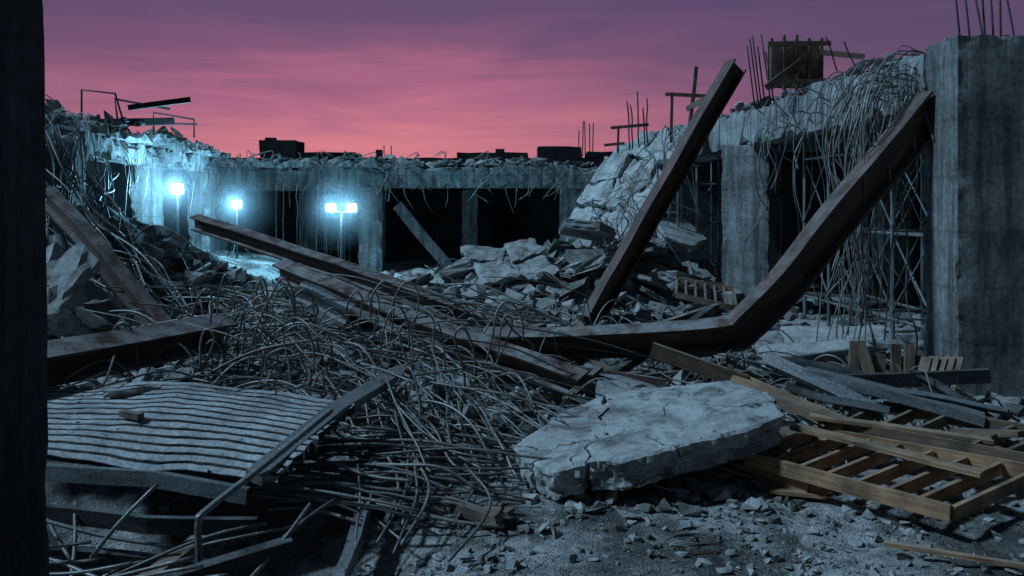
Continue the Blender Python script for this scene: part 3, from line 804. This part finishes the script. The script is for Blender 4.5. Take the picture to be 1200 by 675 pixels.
for i in range(9):
    x=4.35+.12*i; board(mb,(x,10.9+U(-.2,.2),.25),(x+U(-.1,.15),11.1,.72+U(-.1,.1)),.13,.04,up=(0,1,0),n=2)
for i in range(5): board(mb,(4.9+.1*i,10.4,.2),(5.3+.1*i,10.9,.65),.12,.035,n=2)
mb.obj('timber_stack',[M_woodd])
formwork('timber_pallet',(3.0,15.6,.95),(4.0,15.2,.75),(4.2,16.2,1.0),(3.2,16.6,1.15),6,h=.1,m=M_woodd)
mb=MB()
for i in range(60):
    z0=R.choice([(3.4,15,1.6,2.0),(4.0,9.6,1.4,.9),(2.5,11,2,1.2),(-1.5,13,3,2),(0,20,3,2),(-6,15,2.5,3)])
    x,y=z0[0]+U(-1,1)*z0[2],z0[1]+U(-1,1)*z0[3]; a=U(0,6.28); Ln=U(.3,1.3); z=H(x,y)+U(.05,.25)
    board(mb,(x,y,z),(x+Ln*math.cos(a),y+Ln*math.sin(a),z+U(-.1,.4)),U(.06,.14),U(.025,.06),n=2)
mb.obj('timber_debris',[M_woodd])
RF=empty('rooftop_formwork')
mb=MB()
cbox(mb,(5.15,17.2,4.95),(1.1,0,0),(0,.05,0),(0,0,.95),res=.2,chip=.01,rough=.01)
for i in range(5): board(mb,(5.2+.25*i,17.1,4.9),(5.2+.25*i,17.1,5.95+U(-.02,.06)),.05,.09,up=(0,1,0),n=2,a=.01)
for z in (5.05,5.8): board(mb,(5.1,17.0,z),(6.35,17.0,z+.02),.06,.09,n=2)
board(mb,(5.0,16.8,4.9),(5.75,16.9,5.45),.06,.12); board(mb,(6.1,16.9,5.62),(6.9,16.7,5.5),.05,.10); board(mb,(6.2,16.5,5.0),(6.9,16.2,5.35),.05,.1)
mb.obj('panel',[M_woodd],RF)
mb=MB()
board(mb,(4.55,22,4.3),(4.75,22,6.15),.09,.09,up=(0,1,0)); board(mb,(3.95,22,5.45),(5.1,22,5.4),.07,.09); board(mb,(4.1,22,4.2),(4.12,22,5.5),.07,.07,up=(0,1,0))
board(mb,(2.9,25,4.85),(4.0,25,4.95),.06,.09); board(mb,(3.1,25,4.0),(3.12,25,4.9),.06,.06,up=(0,1,0)); board(mb,(2.7,25,4.35),(3.3,25,4.4),.06,.08)
board(mb,(4.2,20.5,4.9),(4.9,20.0,5.3),.06,.12)
mb.obj('posts',[M_woodd],RF)

# ---------------------------------------------------------------- floodlights
hm=bpy.data.materials.new('lamp_halo_scatter'); hm.use_nodes=True; nt=hm.node_tree; nt.nodes.clear()  # scattering volume added around the lamps to give them a halo
out=nt.nodes.new('ShaderNodeOutputMaterial'); vs=nt.nodes.new('ShaderNodeVolumeScatter'); vs.inputs['Color'].default_value=(.9,.95,1,1); vs.inputs['Anisotropy'].default_value=0
tc=nt.nodes.new('ShaderNodeTexCoord'); ln=nt.nodes.new('ShaderNodeVectorMath'); ln.operation='LENGTH'; nt.links.new(tc.outputs['Object'],ln.inputs[0])
d=mapr(nt,ln.outputs['Value'],0.0,1.0,1,0); d=mth(nt,'POWER',d,1.8); d=mth(nt,'MULTIPLY',d,.10)
nt.links.new(d,vs.inputs['Density']); nt.links.new(vs.outputs[0],out.inputs['Volume'])
try: hm.cycles.volume_step_rate=4.0
except Exception: pass
def flood(x,y,zh,heads,energy,hr):
    E=empty('floodlight_stand'); g=H(x,y)
    mb=MB(); tube(mb,[(x,y,g),(x,y,zh-.12)],.035,8)
    for k in range(3):
        a=k*2.09+.5; tube(mb,[(x,y,g+.7),(x+.55*math.cos(a),y+.55*math.sin(a),g-.05)],.02,6)
    if len(heads)>1: tube(mb,[(x+min(heads)-.05,y,zh-.14),(x+max(heads)+.05,y,zh-.14)],.022,6)
    for h in heads:
        tube(mb,[(x+h-.17,y,zh-.14),(x+h-.17,y,zh+.03)],.012,5); tube(mb,[(x+h+.17,y,zh-.14),(x+h+.17,y,zh+.03)],.012,5); tube(mb,[(x+h-.17,y,zh-.14),(x+h+.17,y,zh-.14)],.014,5)
    mb.obj('mast',[M_blk],E)
    for h in heads:
        mb=MB(); cbox(mb,(x+h-.16,y-.02,zh-.10),(.32,0,0),(0,.09,0),(0,0,.24),res=.3,chip=0,rough=0)
        for i in range(7): board(mb,(x+h-.14+.046*i,y+.08,zh-.08),(x+h-.14+.046*i,y+.08,zh+.12),.008,.05,n=1,a=0,up=(0,1,0))
        mb.obj('housing',[M_blk],E)
        mb=MB(); cbox(mb,(x+h-.135,y-.035,zh-.075),(.27,0,0),(0,.012,0),(0,0,.19),res=.3,chip=0,rough=0); mb.obj('led_panel',[M_led],E)
        ld=bpy.data.lights.new('lamp','POINT'); ld.energy=energy; ld.color=(.24,.66,1); ld.shadow_soft_size=.12
        lo=bpy.data.objects.new('lamp',ld); scene.collection.objects.link(lo); lo.location=(x+h,y-.25,zh+.02); lo.parent=E
    bm=bmesh.new(); bmesh.ops.create_icosphere(bm,subdivisions=3,radius=1); me=bpy.data.meshes.new('lamp_halo_volume'); bm.to_mesh(me); bm.free()
    me.materials.append(hm)
    hz=bpy.data.objects.new('lamp_halo_volume',me); scene.collection.objects.link(hz); hz.location=(x,y-.2,zh); hz.scale=(hr,hr*.8,hr)
flood(-9.4,24.0,3.05,(0,),680,1.7)
flood(-9.35,29,2.62,(0,),620,1.7)
flood(-5.6,28,2.5,(-.34,.34),400,1.6)

# ---------------------------------------------------------------- world
wd=bpy.data.worlds.new('World'); scene.world=wd; wd.use_nodes=True; nt=wd.node_tree; N=nt.nodes; bg=N['Background']
tc=N.new('ShaderNodeTexCoord'); v=tc.outputs['Generated']
sp=N.new('ShaderNodeSeparateXYZ'); nt.links.new(v,sp.inputs[0]); z=sp.outputs['Z']
hv=N.new('ShaderNodeVectorMath'); hv.operation='MULTIPLY'; hv.inputs[1].default_value=(1,1,0); nt.links.new(v,hv.inputs[0])
hn=N.new('ShaderNodeVectorMath'); hn.operation='NORMALIZE'; nt.links.new(hv.outputs[0],hn.inputs[0])
dt=N.new('ShaderNodeVectorMath'); dt.operation='DOT_PRODUCT'; dt.inputs[1].default_value=(-.17,.985,0); nt.links.new(hn.outputs[0],dt.inputs[0])
dp=dt.outputs['Value']
g=mth(nt,'POWER',mth(nt,'MAXIMUM',dp,0.0),12.0)
gw=mapr(nt,dp,-.1,.8,0,1)
cl=noi(nt,vscale(nt,v,(1.2,1.2,12)),2.2,6,.62,.8)
zz=mth(nt,'ADD',z,mth(nt,'MULTIPLY',mth(nt,'SUBTRACT',cl,.5),.16))
glow=ramp(nt,zz,[(0,(.84,.31,.27)),(.055,(.70,.22,.26)),(.11,(.46,.15,.245)),(.165,(.25,.10,.195)),(.22,(.145,.082,.175)),(.4,(.06,.05,.13))])
purp=ramp(nt,zz,[(0,(.30,.13,.20)),(.08,(.20,.10,.18)),(.16,(.115,.072,.15)),(.25,(.085,.060,.145)),(.5,(.04,.05,.12))])
blue=ramp(nt,z,[(0,(.014,.027,.043)),(.4,(.016,.030,.050)),(1,(.017,.034,.058))])
c=mixc(nt,gw,blue,purp); c=mixc(nt,g,c,glow)
up=mapr(nt,z,.3,.5,0,1); c=mixc(nt,up,c,blue)
nt.links.new(c,bg.inputs['Color']); bg.inputs['Strength'].default_value=1.0

sd=bpy.data.lights.new('dusk_key_light','SUN'); sd.energy=2.9; sd.angle=math.radians(6); sd.color=(.42,.71,1)  # directional lamp added to stand in for cool dusk skylight from upper left
so=bpy.data.objects.new('dusk_key_light',sd); scene.collection.objects.link(so)
so.rotation_euler=Vector((.69,.09,-.72)).to_track_quat('-Z','Y').to_euler(); so.location=(-20,5,20)

cd=bpy.data.cameras.new('camera'); cam=bpy.data.objects.new('camera',cd); scene.collection.objects.link(cam)
cam.location=(0,0,2.6); cam.rotation_euler=(math.radians(90),0,0); cd.lens=30; cd.sensor_width=36; cd.shift_y=-.08125; cd.clip_end=2000
scene.camera=cam
scene.view_settings.view_transform='Standard'; scene.view_settings.look='None'; scene.view_settings.exposure=0
